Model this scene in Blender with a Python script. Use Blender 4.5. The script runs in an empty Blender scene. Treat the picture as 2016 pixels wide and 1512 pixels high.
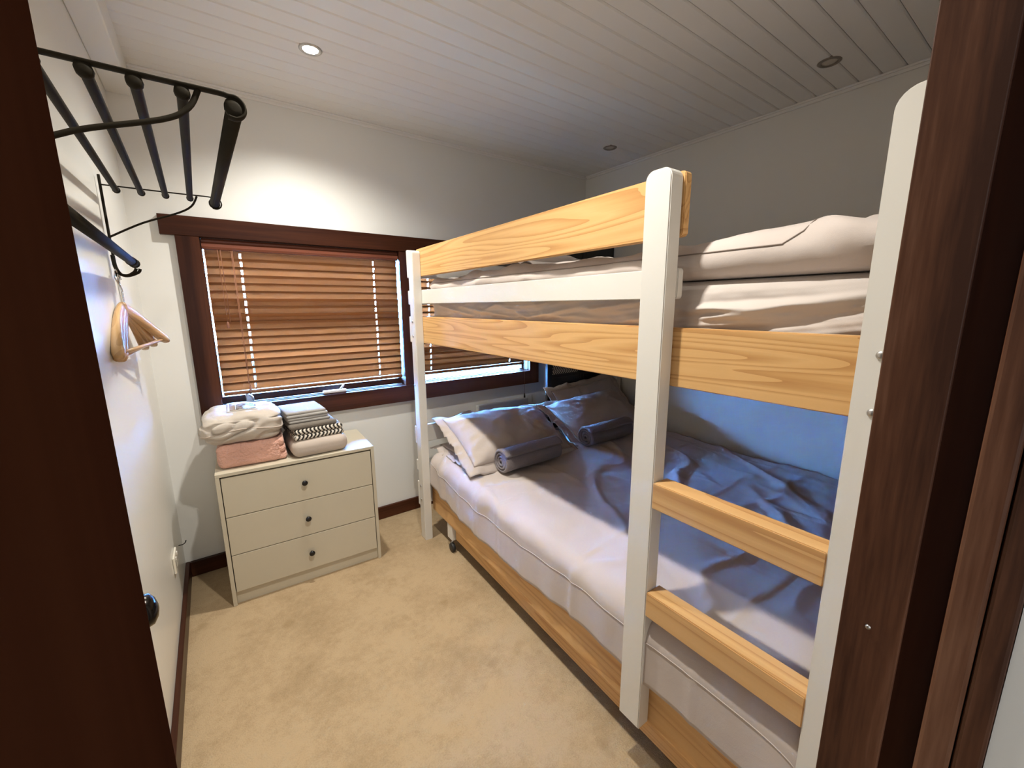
import bpy, bmesh, math, random
from mathutils import Vector, Matrix, noise
from mathutils.bvhtree import BVHTree

random.seed(7)
PI = math.pi
scene = bpy.context.scene
C = scene.collection

# ------------------------------------------------------------------ camera
YAW, PITCH, ROLL, FPX = -0.6255, -0.1876, -0.0063, 812.4
CAM = Vector((0.2459, 0.302, 1.3816))
_fw = Vector((-math.sin(YAW), math.cos(YAW), 0)); _rt = Vector((math.cos(YAW), math.sin(YAW), 0)); _up = Vector((0, 0, 1))
_F = _fw * math.cos(PITCH) + _up * math.sin(PITCH)
_U = _up * math.cos(PITCH) - _fw * math.sin(PITCH)
_R2 = _rt * math.cos(ROLL) + _U * math.sin(ROLL)
_U2 = _U * math.cos(ROLL) - _rt * math.sin(ROLL)
cd = bpy.data.cameras.new('camera'); cam = bpy.data.objects.new('camera', cd); C.objects.link(cam)
cd.sensor_fit = 'HORIZONTAL'; cd.sensor_width = 36.0; cd.lens = 36.0 * FPX / 2016.0
cd.clip_start = 0.01
_m = Matrix((_R2, _U2, -_F)).transposed().to_4x4(); _m.translation = CAM
cam.matrix_world = _m
scene.camera = cam

# ------------------------------------------------------------------ world, view
W = bpy.data.worlds.new('daylight'); scene.world = W; W.use_nodes = True
bg = W.node_tree.nodes['Background']
bg.inputs[0].default_value = (0.13, 0.38, 1.0, 1); bg.inputs[1].default_value = 440.0
vs = scene.view_settings
vs.view_transform = 'Standard'; vs.look = 'None'; vs.gamma = 1.0; vs.use_curve_mapping = False
vs.exposure = 0.2
LAMP_W = 93.0; LAMP_COL = (1.0, 0.965, 0.875)
HALL_W = 6.0
# unseen fill light added in the hall to brighten the room
hl = bpy.data.lights.new('hall_fill_light', 'AREA'); hl.shape = 'RECTANGLE'; hl.size = 0.8; hl.size_y = 1.1
hl.energy = 11.0; hl.color = (0.90, 0.95, 1.0)
hlo = bpy.data.objects.new('hall_fill_light', hl); C.objects.link(hlo); hlo.location = (0.22, -1.62, 1.45); hlo.rotation_euler = (math.radians(90), 0, 0)

# ------------------------------------------------------------------ dimensions (metres)
D = 2.864      # far (window) wall
WX = 2.85      # right wall
H = 2.40
YN = 0.42      # room face of the doorway wall
YH = 0.298     # hall face of the doorway wall
BX, BY, BTH = 1.1453, 2.4395, 0.0193      # bunk bed front corner and yaw
def bunk(u, v, z):
    c, s = math.cos(BTH), math.sin(BTH)
    return Vector((BX + v * c - u * s, BY - u * c - v * s, z))

# ------------------------------------------------------------------ materials
def mat(name):
    m = bpy.data.materials.new(name); m.use_nodes = True
    nt = m.node_tree; b = nt.nodes['Principled BSDF']
    return m, nt, b
def N(nt, t, **kw):
    n = nt.nodes.new(t)
    for k, v in kw.items():
        if hasattr(n, k) and k not in n.inputs: setattr(n, k, v)
        else: n.inputs[k].default_value = v
    return n
def L(nt, a, b): nt.links.new(a, b)
def ramp(nt, fac, stops):
    r = nt.nodes.new('ShaderNodeValToRGB'); e = r.color_ramp.elements
    while len(e) < len(stops): e.new(0.5)
    for el, (p, c) in zip(e, stops): el.position = p; el.color = (*c, 1)
    L(nt, fac, r.inputs[0]); return r.outputs[0]
def coords(nt, scale=(1, 1, 1), rot=(0, 0, 0)):
    tc = nt.nodes.new('ShaderNodeTexCoord'); mp = nt.nodes.new('ShaderNodeMapping')
    mp.inputs['Scale'].default_value = scale; mp.inputs['Rotation'].default_value = rot
    L(nt, tc.outputs['Object'], mp.inputs['Vector']); return mp.outputs['Vector']
def bump(nt, b, h, strength, dist=0.01):
    bp = nt.nodes.new('ShaderNodeBump'); bp.inputs['Strength'].default_value = strength; bp.inputs['Distance'].default_value = dist
    L(nt, h, bp.inputs['Height']); L(nt, bp.outputs[0], b.inputs['Normal'])

def paint(name, col, rough=0.5, var=0.03, nscale=3.0, bmp=0.0, bscale=60):
    m, nt, b = mat(name)
    v = coords(nt)
    n = N(nt, 'ShaderNodeTexNoise', Scale=nscale, Detail=3.0); L(nt, v, n.inputs['Vector'])
    lo = tuple(c * (1 - var) for c in col); hi = tuple(min(1, c * (1 + var)) for c in col)
    L(nt, ramp(nt, n.outputs[0], [(0.3, lo), (0.7, hi)]), b.inputs['Base Color'])
    b.inputs['Roughness'].default_value = rough
    if bmp:
        n2 = N(nt, 'ShaderNodeTexNoise', Scale=bscale, Detail=4.0); L(nt, v, n2.inputs['Vector'])
        bump(nt, b, n2.outputs[0], bmp, 0.004)
    return m
def metal(name, col, rough=0.35, met=1.0):
    m, nt, b = mat(name)
    n = N(nt, 'ShaderNodeTexNoise', Scale=40.0); L(nt, coords(nt), n.inputs['Vector'])
    L(nt, ramp(nt, n.outputs[0], [(0.3, tuple(c * .85 for c in col)), (0.7, col)]), b.inputs['Base Color'])
    b.inputs['Metallic'].default_value = met; b.inputs['Specular IOR Level'].default_value = 0.5 if met > 0.5 else 0.08; b.inputs['Roughness'].default_value = rough
    return m
def wood(name, cols, axis, rough=0.35, scale=1.0, dist=5.0, stretch=0.07, coat=0.0, bands=True, spec=0.35):
    """grain runs along `axis`; cols dark->light"""
    m, nt, b = mat(name)
    sc = [1.0 * scale] * 3; sc['xyz'.index(axis)] = stretch * scale
    v = coords(nt, tuple(sc))
    wn = N(nt, 'ShaderNodeTexNoise', Scale=3.2, Detail=2.0); L(nt, v, wn.inputs['Vector'])
    add = N(nt, 'ShaderNodeVectorMath', operation='MULTIPLY_ADD')
    L(nt, wn.outputs['Color'], add.inputs[0]); add.inputs[1].default_value = (0.22,) * 3; L(nt, v, add.inputs[2])
    big = N(nt, 'ShaderNodeTexNoise', Scale=9.0, Detail=0.6, Roughness=0.4); L(nt, add.outputs[0], big.inputs['Vector'])
    mul = N(nt, 'ShaderNodeMath', operation='MULTIPLY'); L(nt, big.outputs[0], mul.inputs[0]); mul.inputs[1].default_value = dist * 2.2
    fr = N(nt, 'ShaderNodeMath', operation='FRACT'); L(nt, mul.outputs[0], fr.inputs[0])
    fine = N(nt, 'ShaderNodeTexNoise', Scale=90.0, Detail=3.0); L(nt, v, fine.inputs['Vector'])
    mx = N(nt, 'ShaderNodeMath', operation='MULTIPLY_ADD'); L(nt, fine.outputs[0], mx.inputs[0]); mx.inputs[1].default_value = 0.35
    if bands: L(nt, fr.outputs[0], mx.inputs[2])
    else: L(nt, big.outputs[0], mx.inputs[2])
    k = len(cols); p0, p1 = (0.12, 1.07) if bands else (0.50, 0.86)
    L(nt, ramp(nt, mx.outputs[0], [(p0 + (p1 - p0) * i / (k - 1), c) for i, c in enumerate(cols)]), b.inputs['Base Color'])
    b.inputs['Roughness'].default_value = rough
    b.inputs['Specular IOR Level'].default_value = spec
    if coat: b.inputs['Coat Weight'].default_value = coat; b.inputs['Coat Roughness'].default_value = 0.2
    bump(nt, b, fine.outputs[0], 0.06, 0.003)
    return m
def fabric(name, col, rough=0.95, weave=700.0, bmp=0.15, var=0.06, wr=0.25, wrscale=5.0):
    m, nt, b = mat(name); v = coords(nt)
    n = N(nt, 'ShaderNodeTexNoise', Scale=weave, Detail=2.0); L(nt, v, n.inputs['Vector'])
    n3 = N(nt, 'ShaderNodeTexNoise', Scale=6.0, Detail=3.0); L(nt, v, n3.inputs['Vector'])
    L(nt, ramp(nt, n3.outputs[0], [(0.3, tuple(c * (1 - var) for c in col)), (0.7, tuple(min(1, c * (1 + var)) for c in col))]), b.inputs['Base Color'])
    n2 = N(nt, 'ShaderNodeTexNoise', Scale=wrscale, Detail=4.0, Distortion=1.2); L(nt, v, n2.inputs['Vector'])
    sm = N(nt, 'ShaderNodeMath', operation='MULTIPLY_ADD'); L(nt, n.outputs[0], sm.inputs[0]); sm.inputs[1].default_value = bmp; 
    m2 = N(nt, 'ShaderNodeMath', operation='MULTIPLY'); L(nt, n2.outputs[0], m2.inputs[0]); m2.inputs[1].default_value = wr * 10
    L(nt, m2.outputs[0], sm.inputs[2])
    bump(nt, b, sm.outputs[0], 0.5, 0.006)
    b.inputs['Roughness'].default_value = rough; b.inputs['Sheen Weight'].default_value = 0.15
    return m

M = {}
M['wall'] = paint('wall_paint', (0.84, 0.83, 0.80), 0.42, 0.012, 2.0, 0.05, 90)
M['wall_gloss'] = paint('wall_paint_satin', (0.80, 0.79, 0.75), 0.28, 0.012, 2.0, 0.04, 20)
M['ceil'] = paint('ceiling_paint', (0.86, 0.845, 0.83), 0.45, 0.015, 3.0)
M['white'] = paint('white_lacquer', (0.745, 0.715, 0.665), 0.38, 0.012, 4.0)
M['chest'] = paint('beige_lacquer', (0.56, 0.505, 0.395), 0.45, 0.015, 4.0)
M['gap'] = paint('shadow_gap_dark', (0.05, 0.04, 0.03), 0.8)
M['black'] = paint('black_plastic', (0.012, 0.012, 0.014), 0.35, 0.1)
M['cab'] = paint('black_lacquer', (0.010, 0.011, 0.014), 0.42, 0.15)
M['knob'] = paint('black_knob', (0.006, 0.006, 0.008), 0.3, 0.1)
M['pine'] = wood('pine', [(0.50, 0.25, 0.085), (0.62, 0.345, 0.13), (0.72, 0.43, 0.18), (0.70, 0.41, 0.165)], 'y', 0.42, 1.7, 5.0, 0.045)
M['pine_pale'] = wood('pine_pale', [(0.47, 0.235, 0.085), (0.62, 0.355, 0.145), (0.68, 0.41, 0.18), (0.64, 0.375, 0.16)], 'y', 0.45, 1.5, 3.5, 0.04)
DK = [(0.026, 0.0066, 0.0028), (0.048, 0.0135, 0.0054), (0.080, 0.025, 0.0105)]
M['mah_x'] = wood('mahogany_x', DK, 'x', 0.36, 1.3, 2.0, 0.04, 0.0, False, 0.22)
M['mah_y'] = wood('mahogany_y', DK, 'y', 0.36, 1.3, 2.0, 0.04, 0.0, False, 0.22)
M['mah_z'] = wood('mahogany_z', DK, 'z', 0.36, 1.3, 2.0, 0.04, 0.0, False, 0.22)
M['door'] = wood('door_veneer', [(0.021, 0.0066, 0.0034), (0.030, 0.0098, 0.0048), (0.037, 0.0125, 0.006)], 'z', 0.6, 1.0, 2.0, 0.04, 0.0, False, 0.0)
M['jamb'] = wood('jamb_timber', [(0.050, 0.0165, 0.0075), (0.120, 0.046, 0.022), (0.215, 0.100, 0.056)], 'z', 0.5, 2.2, 3.0, 0.06, 0.0, False)
M['slat'] = wood('blind_slat', [(0.150, 0.050, 0.0120), (0.195, 0.066, 0.0165)], 'x', 0.4, 1.0, 1.0, 0.03, 0.0, False, 0.25)
M['valance'] = wood('blind_valance', [(0.15, 0.045, 0.025), (0.19, 0.060, 0.034)], 'x', 0.32, 1.0, 1.0, 0.03, 0.1, False, 0.3)
M['cord'] = paint('blind_cord', (0.30, 0.13, 0.08), 0.8)
M['iron'] = metal('dark_iron', (0.022, 0.0175, 0.011), 0.6, 0.0)
M['chrome'] = metal('chrome', (0.75, 0.75, 0.74), 0.15)
M['bronze'] = metal('dark_bronze', (0.03, 0.026, 0.024), 0.2, 0.9)
M['alu'] = metal('aluminium', (0.62, 0.60, 0.58), 0.35)
M['hanger'] = wood('hanger_wood', [(0.52, 0.31, 0.14), (0.62, 0.39, 0.19)], 'y', 0.3, 2.0, 2.0, 0.1, 0.3)
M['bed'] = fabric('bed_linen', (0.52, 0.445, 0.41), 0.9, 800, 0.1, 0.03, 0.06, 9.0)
M['pillow'] = fabric('pillow_linen', (0.50, 0.425, 0.385), 0.9, 800, 0.1, 0.03, 0.07, 12.0)
M['sheet'] = fabric('sheet_linen', (0.62, 0.545, 0.50), 0.9, 800, 0.1, 0.03, 0.10, 5.0)
M['towel'] = fabric('towel_charcoal', (0.22, 0.19, 0.20), 1.0, 260, 1.2, 0.1, 0.05, 20.0)
M['towel_grey'] = fabric('towel_grey', (0.36, 0.34, 0.32), 1.0, 320, 1.0, 0.1, 0.05, 20.0)
M['towel_dark'] = fabric('towel_taupe', (0.17, 0.145, 0.12), 1.0, 320, 1.0, 0.1, 0.05, 20.0)
M['fleece'] = fabric('pink_fleece', (0.66, 0.37, 0.29), 1.0, 95, 3.2, 0.12, 0.10, 22.0)
M['bag'] = fabric('bag_cloth', (0.52, 0.46, 0.40), 0.7, 500, 0.15, 0.05, 0.16, 9.0)
M['blanket'] = fabric('beige_blanket', (0.50, 0.42, 0.36), 0.9, 500, 0.2, 0.04, 0.06, 7.0)
M['socket'] = paint('socket_plastic', (0.80, 0.76, 0.66), 0.25)
M['heater'] = paint('heater_enamel', (0.72, 0.71, 0.68), 0.35)
M['rubber'] = paint('castor_rubber', (0.02, 0.02, 0.02), 0.5)
M['ground_dark'] = paint('added_ground', (0.022, 0.028, 0.012), 0.9, 0.2, 2.0)
M['bed_lit'] = fabric('quilt_linen_lit', (0.62, 0.535, 0.49), 0.9, 800, 0.1, 0.03, 0.06, 9.0)  # quilt linen with a lighter colour, standing in for stronger lamp light
M['edge'] = paint('screen_edge_grey', (0.07, 0.07, 0.07), 0.6)
M['seam'] = paint('seam_thread', (0.25, 0.20, 0.17), 0.9)
M['rim'] = paint('downlight_rim', (0.22, 0.19, 0.16), 0.4)

def m_carpet():
    m, nt, b = mat('carpet'); v = coords(nt)
    big = N(nt, 'ShaderNodeTexNoise', Scale=3.5, Detail=5.0, Roughness=0.65); L(nt, v, big.inputs['Vector'])
    fine = N(nt, 'ShaderNodeTexNoise', Scale=210.0, Detail=3.0); L(nt, v, fine.inputs['Vector'])
    mid = N(nt, 'ShaderNodeTexNoise', Scale=38.0, Detail=4.0); L(nt, v, mid.inputs['Vector'])
    a = N(nt, 'ShaderNodeMath', operation='MULTIPLY_ADD'); L(nt, fine.outputs[0], a.inputs[0]); a.inputs[1].default_value = 0.5; L(nt, big.outputs[0], a.inputs[2])
    a2 = N(nt, 'ShaderNodeMath', operation='MULTIPLY_ADD'); L(nt, mid.outputs[0], a2.inputs[0]); a2.inputs[1].default_value = 0.35; L(nt, a.outputs[0], a2.inputs[2])
    col = ramp(nt, a2.outputs[0], [(0.55, (0.285, 0.198, 0.105)), (0.85, (0.395, 0.28, 0.16)), (1.2, (0.455, 0.33, 0.195))])
    # a few walked-in stains
    st = N(nt, 'ShaderNodeTexNoise', Scale=6.5, Detail=2.0); L(nt, v, st.inputs['Vector'])
    sr = ramp(nt, st.outputs[0], [(0.66, (1, 1, 1)), (0.76, (0.80, 0.77, 0.70))])
    mx = N(nt, 'ShaderNodeMixRGB', blend_type='MULTIPLY'); mx.inputs[0].default_value = 1.0
    L(nt, col, mx.inputs[1]); L(nt, sr, mx.inputs[2])
    L(nt, mx.outputs[0], b.inputs['Base Color'])
    bump(nt, b, a2.outputs[0], 0.55, 0.012)
    b.inputs['Roughness'].default_value = 1.0
    return m
M['carpet'] = m_carpet()
def m_glass():
    m = bpy.data.materials.new('window_glass'); m.use_nodes = True; nt = m.node_tree; nt.nodes.clear()
    o = nt.nodes.new('ShaderNodeOutputMaterial'); t = nt.nodes.new('ShaderNodeBsdfTransparent'); g = nt.nodes.new('ShaderNodeBsdfGlossy')
    g.inputs['Roughness'].default_value = 0.02; t.inputs[0].default_value = (0.93, 0.96, 0.95, 1)
    f = nt.nodes.new('ShaderNodeFresnel'); f.inputs[0].default_value = 1.25
    mx = nt.nodes.new('ShaderNodeMixShader'); L(nt, f.outputs[0], mx.inputs[0]); L(nt, t.outputs[0], mx.inputs[1]); L(nt, g.outputs[0], mx.inputs[2])
    L(nt, mx.outputs[0], o.inputs[0]); return m
M['glass'] = m_glass()
def m_emit(name, col, s):
    m = bpy.data.materials.new(name); m.use_nodes = True; nt = m.node_tree; nt.nodes.clear()
    o = nt.nodes.new('ShaderNodeOutputMaterial'); e = nt.nodes.new('ShaderNodeEmission'); e.inputs[0].default_value = (*col, 1); e.inputs[1].default_value = s
    L(nt, e.outputs[0], o.inputs[0]); return m
M['lens_on'] = m_emit('lamp_lit', (1.0, 0.9, 0.75), 30.0)
M['lens_off'] = paint('lamp_unlit', (0.55, 0.50, 0.44), 0.2)
def m_chevron():
    m, nt, b = mat('chevron_knit')
    tc = nt.nodes.new('ShaderNodeTexCoord'); sp = nt.nodes.new('ShaderNodeSeparateXYZ'); L(nt, tc.outputs['Object'], sp.inputs[0])
    def mth(op, a, bb):
        n = nt.nodes.new('ShaderNodeMath'); n.operation = op
        for i, q in enumerate((a, bb)):
            if q is None: continue
            if isinstance(q, (int, float)): n.inputs[i].default_value = q
            else: L(nt, q, n.inputs[i])
        return n.outputs[0]
    yz = mth('ADD', sp.outputs[1], mth('MULTIPLY', sp.outputs[2], -1.0))
    tri = mth('PINGPONG', mth('MULTIPLY', yz, 45.0), 1.0)
    s = mth('ADD', mth('MULTIPLY', sp.outputs[0], 55.0), tri)
    st = mth('FRACT', s, None)
    nz = N(nt, 'ShaderNodeTexNoise', Scale=160.0); L(nt, tc.outputs['Object'], nz.inputs['Vector'])
    st2 = mth('ADD', st, mth('MULTIPLY', mth('SUBTRACT', nz.outputs[0], 0.5), 0.5))
    c = ramp(nt, st2, [(0.42, (0.016, 0.013, 0.011)), (0.58, (0.62, 0.56, 0.48))])
    L(nt, c, b.inputs['Base Color']); b.inputs['Roughness'].default_value = 1.0
    bump(nt, b, nz.outputs[0], 0.5, 0.004); return m
M['chevron'] = m_chevron()
def m_photo():
    m, nt, b = mat('printed_label')
    tc = nt.nodes.new('ShaderNodeTexCoord')
    n = N(nt, 'ShaderNodeTexNoise', Scale=28.0, Detail=3.0, Distortion=1.0); L(nt, tc.outputs['Object'], n.inputs['Vector'])
    L(nt, ramp(nt, n.outputs[0], [(0.36, (0.05, 0.04, 0.035)), (0.47, (0.20, 0.15, 0.11)), (0.53, (0.25, 0.25, 0.26)), (0.66, (0.50, 0.51, 0.52))]), b.inputs['Base Color'])
    b.inputs['Roughness'].default_value = 0.3; return m
M['photo'] = m_photo()
M['card'] = paint('label_card', (0.62, 0.57, 0.50), 0.4)
M['tan'] = paint('label_band', (0.30, 0.22, 0.14), 0.4)

# ------------------------------------------------------------------ mesh helpers
def mesh_obj(name, bm, m, parent=None, smooth=False, kind=None):
    me = bpy.data.meshes.new(name); bm.normal_update(); bm.to_mesh(me); bm.free()
    if isinstance(m, (list, tuple)):
        for q in m: me.materials.append(q)
    else: me.materials.append(m)
    if smooth:
        for p in me.polygons: p.use_smooth = True
    o = bpy.data.objects.new(name, me); C.objects.link(o)
    if parent: o.parent = parent
    if kind: o['kind'] = kind
    return o
def inst(name, me, parent=None):
    o = bpy.data.objects.new(name, me); C.objects.link(o)
    if parent: o.parent = parent
    return o
def thing(name, label, cat, loc=(0, 0, 0), rotz=0.0, group=None):
    o = bpy.data.objects.new(name, None); C.objects.link(o); o.empty_display_size = 0.05
    o.location = loc; o.rotation_euler = (0, 0, rotz); o['label'] = label; o['category'] = cat
    if group: o['group'] = group
    return o
def tag(o, label, cat, group=None):
    o['label'] = label; o['category'] = cat
    if group: o['group'] = group
    return o
def box(bm, x0, x1, y0, y1, z0, z1, bev=0.0, seg=2):
    vs_ = [bm.verts.new(p) for p in ((x0, y0, z0), (x1, y0, z0), (x1, y1, z0), (x0, y1, z0), (x0, y0, z1), (x1, y0, z1), (x1, y1, z1), (x0, y1, z1))]
    fs = [bm.faces.new([vs_[i] for i in f]) for f in ((3, 2, 1, 0), (4, 5, 6, 7), (0, 1, 5, 4), (1, 2, 6, 5), (2, 3, 7, 6), (3, 0, 4, 7))]
    if bev > 0:
        es = set(e for f in fs for e in f.edges)
        bmesh.ops.bevel(bm, geom=list(es), offset=bev, segments=seg, affect='EDGES', profile=0.5)
def bx(name, dims, m, parent=None, bev=0.0, seg=2, kind=None):
    bm = bmesh.new(); box(bm, *dims, bev=bev, seg=seg)
    return mesh_obj(name, bm, m, parent, kind=kind)
def tube(bm, pts, r, seg=10, cap=True, flat=None):
    """sweep; r number or list; flat=(a,b) -> elliptical section"""
    pts = [Vector(p) for p in pts]; n = len(pts); rings = []
    prev = None
    for i, p in enumerate(pts):
        t = (pts[min(i + 1, n - 1)] - pts[max(i - 1, 0)]).normalized()
        if prev is None:
            a = Vector((0, 0, 1)) if abs(t.z) < 0.9 else Vector((1, 0, 0))
            x = t.cross(a).normalized()
        else: x = (prev - t * prev.dot(t)).normalized()
        y = t.cross(x); prev = x
        rr = r[i] if isinstance(r, (list, tuple)) else r
        ra, rb = (rr, rr) if flat is None else (rr * flat[0], rr * flat[1])
        rings.append([bm.verts.new(p + x * (ra * math.cos(2 * PI * k / seg)) + y * (rb * math.sin(2 * PI * k / seg))) for k in range(seg)])
    for a, b in zip(rings, rings[1:]):
        for k in range(seg): bm.faces.new((a[k], a[(k + 1) % seg], b[(k + 1) % seg], b[k]))
    if cap:
        bm.faces.new(list(reversed(rings[0]))); bm.faces.new(rings[-1])
def tb(name, pts, r, m, parent=None, seg=10, flat=None, smooth=True):
    bm = bmesh.new(); tube(bm, pts, r, seg, True, flat); return mesh_obj(name, bm, m, parent, smooth)
def lathe(name, prof, m, parent=None, seg=24, axis='z', at=(0, 0, 0), smooth=True):
    bm = bmesh.new(); rings = []
    for r, h in prof:
        ring = []
        for k in range(seg):
            a = 2 * PI * k / seg; c, s = r * math.cos(a), r * math.sin(a)
            p = {'z': (c, s, h), 'x': (h, c, s), 'y': (s, h, c)}[axis]
            ring.append(bm.verts.new(Vector(p) + Vector(at)))
        rings.append(ring)
    for a, b in zip(rings, rings[1:]):
        for k in range(seg): bm.faces.new((a[k], a[(k + 1) % seg], b[(k + 1) % seg], b[k]))
    bm.faces.new(list(reversed(rings[0]))); bm.faces.new(rings[-1])
    return mesh_obj(name, bm, m, parent, smooth)
def arc(pts, n=6):
    """Catmull-Rom through points"""
    P = [Vector(p) for p in pts]; out = []
    for i in range(len(P) - 1):
        p0 = P[max(i - 1, 0)]; p1 = P[i]; p2 = P[i + 1]; p3 = P[min(i + 2, len(P) - 1)]
        for k in range(n):
            t = k / n
            out.append(0.5 * ((2 * p1) + (p2 - p0) * t + (2 * p0 - 5 * p1 + 4 * p2 - p3) * t * t + (3 * p1 - p0 - 3 * p2 + p3) * t ** 3))
    out.append(P[-1]); return out
def fbm(p, o=4, f=2.0, g=0.5):
    s = 0; a = 1
    for i in range(o): s += a * noise.noise(p); p = p * f; a *= g
    return s
def softbox(bm, x0, x1, y0, y1, z0, z1, r, n=14, amp=0.0, fs=6.0, seed=0, sag=0.0, flatbottom=True):
    """rounded soft box with lumps"""
    cx, cy, cz = (x0 + x1) / 2, (y0 + y1) / 2, (z0 + z1) / 2
    hx, hy, hz = (x1 - x0) / 2, (y1 - y0) / 2, (z1 - z0) / 2
    ix, iy, iz = max(hx - r, 1e-4), max(hy - r, 1e-4), max(hz - r, 1e-4)
    ret = bmesh.ops.create_cube(bm, size=2.0)
    vs_ = ret['verts']
    es = list(set(e for v in vs_ for e in v.link_edges))
    bmesh.ops.subdivide_edges(bm, edges=es, cuts=n, use_grid_fill=True)
    allv = [v for v in bm.verts if v.tag is False]
    for v in allv:
        p = v.co
        q = Vector((p.x * hx, p.y * hy, p.z * hz))
        c = Vector((max(-ix, min(ix, q.x)), max(-iy, min(iy, q.y)), max(-iz, min(iz, q.z))))
        d = q - c
        if d.length > 1e-9: q = c + d.normalized() * r
        if sag and p.z > 0: q.z -= sag * ((q.x / hx) ** 2 + (q.y / hy) ** 2) * 0.5 * (q.z / hz)
        if amp:
            nn = (q - Vector((0, 0, 0))).normalized()
            s = fbm(Vector((q.x * fs + seed, q.y * fs - seed * 2, q.z * fs + 3.3 * seed)), 4)
            w = 1.0
            if flatbottom: w = 0.25 + 0.75 * max(0, min(1, (q.z + hz) / (2 * hz)))
            q += Vector((nn.x * 0.7, nn.y * 0.7, nn.z * 0.8)) * (s * amp * w)
            if flatbottom and q.z < -hz: q.z = -hz
        v.co = q + Vector((cx, cy, cz)); v.tag = True
    return bm

# ================================================================== SETTING
floor = bx('floor', (-0.4, WX + 0.1, -1.7, D + 0.1, -0.08, 0.0), M['carpet'], kind='structure')
bx('ground', (-12, 14, D + 0.6, D + 26, -0.9, -0.8), M['ground_dark'], kind='structure')  # unseen outdoor ground, added dark to cut light entering from below
# far wall with one window opening
OX0, OX1, OZ0, OZ1 = 0.248, 2.254, 0.8765, 1.713
bm = bmesh.new()
box(bm, -0.1, OX0, D, D + 0.11, 0, H + .1); box(bm, OX1, WX + .1, D, D + .11, 0, H + .1)
box(bm, OX0, OX1, D, D + .11, 0, OZ0); box(bm, OX0, OX1, D, D + .11, OZ1, H + .1)
mesh_obj('wall_far', bm, M['wall'], kind='structure')
bx('wall_left', (-0.1, 0.0, YN, D, 0, H + .1), M['wall_gloss'], kind='structure')
bx('wall_right', (WX, WX + 0.1, YN, D, 0, H + .1), M['wall'], kind='structure')
# doorway wall (opening x .105..)
JX = 0.797; JL = 0.2266
bm = bmesh.new()
box(bm, -0.4, JL - 0.035, YH, YN, 0, H + .1); box(bm, JX + 0.035, WX + .1, YH, YN, 0, H + .1); box(bm, JL - 0.035, JX + 0.035, YH, YN, 2.06, H + .1)
mesh_obj('wall_near', bm, M['wall'], kind='structure')
# hall behind the doorway
bx('wall_hall_right', (JX + 0.005, JX + 0.1, -1.7, YH + 0.0, 0, H + .1), M['wall'], kind='structure')
bx('wall_hall_left', (-0.5, -0.4, -1.7, YN, 0, H + .1), M['wall'], kind='structure')
bx('wall_hall_back', (-0.5, JX + 0.1, -1.8, -1.7, 0, H + .1), M['wall'], kind='structure')
bx('trim_20', (-0.4, JX + 0.1, -1.7, YH, H, H + .1), M['ceil'], kind='structure')

hw = thing('added_hall_window', 'white framed window added in the hall to go with the fill light', 'window'); del hw['category']; hw['kind'] = 'structure'  # frame and pane made up to dress the hall fill light
bx('pane', (-0.18, 0.62, -1.699, -1.694, 0.90, 2.00), M['glass'], hw)
for d_ in ((-0.22, -0.18, -1.70, -1.675, 0.86, 2.04), (0.62, 0.66, -1.70, -1.675, 0.86, 2.04)): bx('frame_stile', d_, M['white'], hw, 0.002)
for d_ in ((-0.18, 0.62, -1.70, -1.675, 0.86, 0.90), (-0.18, 0.62, -1.70, -1.675, 2.00, 2.04)): bx('frame_rail', d_, M['white'], hw, 0.002)
# ceiling: a backing slab with individual V-groove boards
ceiling = bx('ceiling', (-0.1, WX + 0.1, YN - .12, D + .11, H + 0.012, H + 0.10), M['gap'], kind='structure')
PB = 0.0848
first = 2.116 - 21 * PB
holes_ = []
bmb = bmesh.new()
prof = [(0.001, 0.012), (0.001, 0.005), (0.006, 0.0), (PB - 0.006, 0.0), (PB - 0.001, 0.005), (PB - 0.001, 0.012)]
ra = [bmb.verts.new((0.0, a, b)) for a, b in prof]; rb = [bmb.verts.new((WX, a, b)) for a, b in prof]
for i in range(len(prof) - 1): bmb.faces.new((ra[i], rb[i], rb[i + 1], ra[i + 1]))
bmb.faces.new(list(reversed(ra))); bmb.faces.new(rb); bmb.faces.new((ra[-1], rb[-1], rb[0], ra[0]))
bmesh.ops.recalc_face_normals(bmb, faces=bmb.faces)
b0 = mesh_obj('board', bmb, M['ceil'], ceiling); b0.location = (0, first, H)
y = first + PB
while y < D - 0.01:
    o = inst('board', b0.data, ceiling); o.location = (0, y, H); y += PB

# bulkhead above the left wall, cornice strips, skirting
bx('trim_1', (0.0, 0.082, YN, D, 2.277, H + .005), M['wall'], bev=0.004, kind='structure')
def strip(name, dims, m, bev=0.004): return bx(name, dims, m, bev=bev, kind='structure')
bm = bmesh.new(); box(bm, 0.082, WX, D - 0.012, D, H - 0.022, H, 0.003); box(bm, 0.082, WX, D - 0.02, D - .012, H - 0.010, H, 0.002); mesh_obj('trim_2', bm, M['ceil'], kind='structure')
bm = bmesh.new(); box(bm, WX - 0.012, WX, YN, D - .02, H - 0.022, H, 0.003); box(bm, WX - 0.02, WX - .012, YN, D - .02, H - 0.010, H, 0.002); mesh_obj('trim_3', bm, M['ceil'], kind='structure')
strip('baseboard_far', (0.018, WX, D - 0.018, D, 0, 0.083), M['mah_x'], 0.003)
strip('baseboard_left', (0.0, 0.018, YN, D, 0, 0.083), M['mah_y'], 0.003)
strip('baseboard_right', (WX - 0.018, WX, YN, D - .018, 0, 0.083), M['mah_y'], 0.003)

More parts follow.
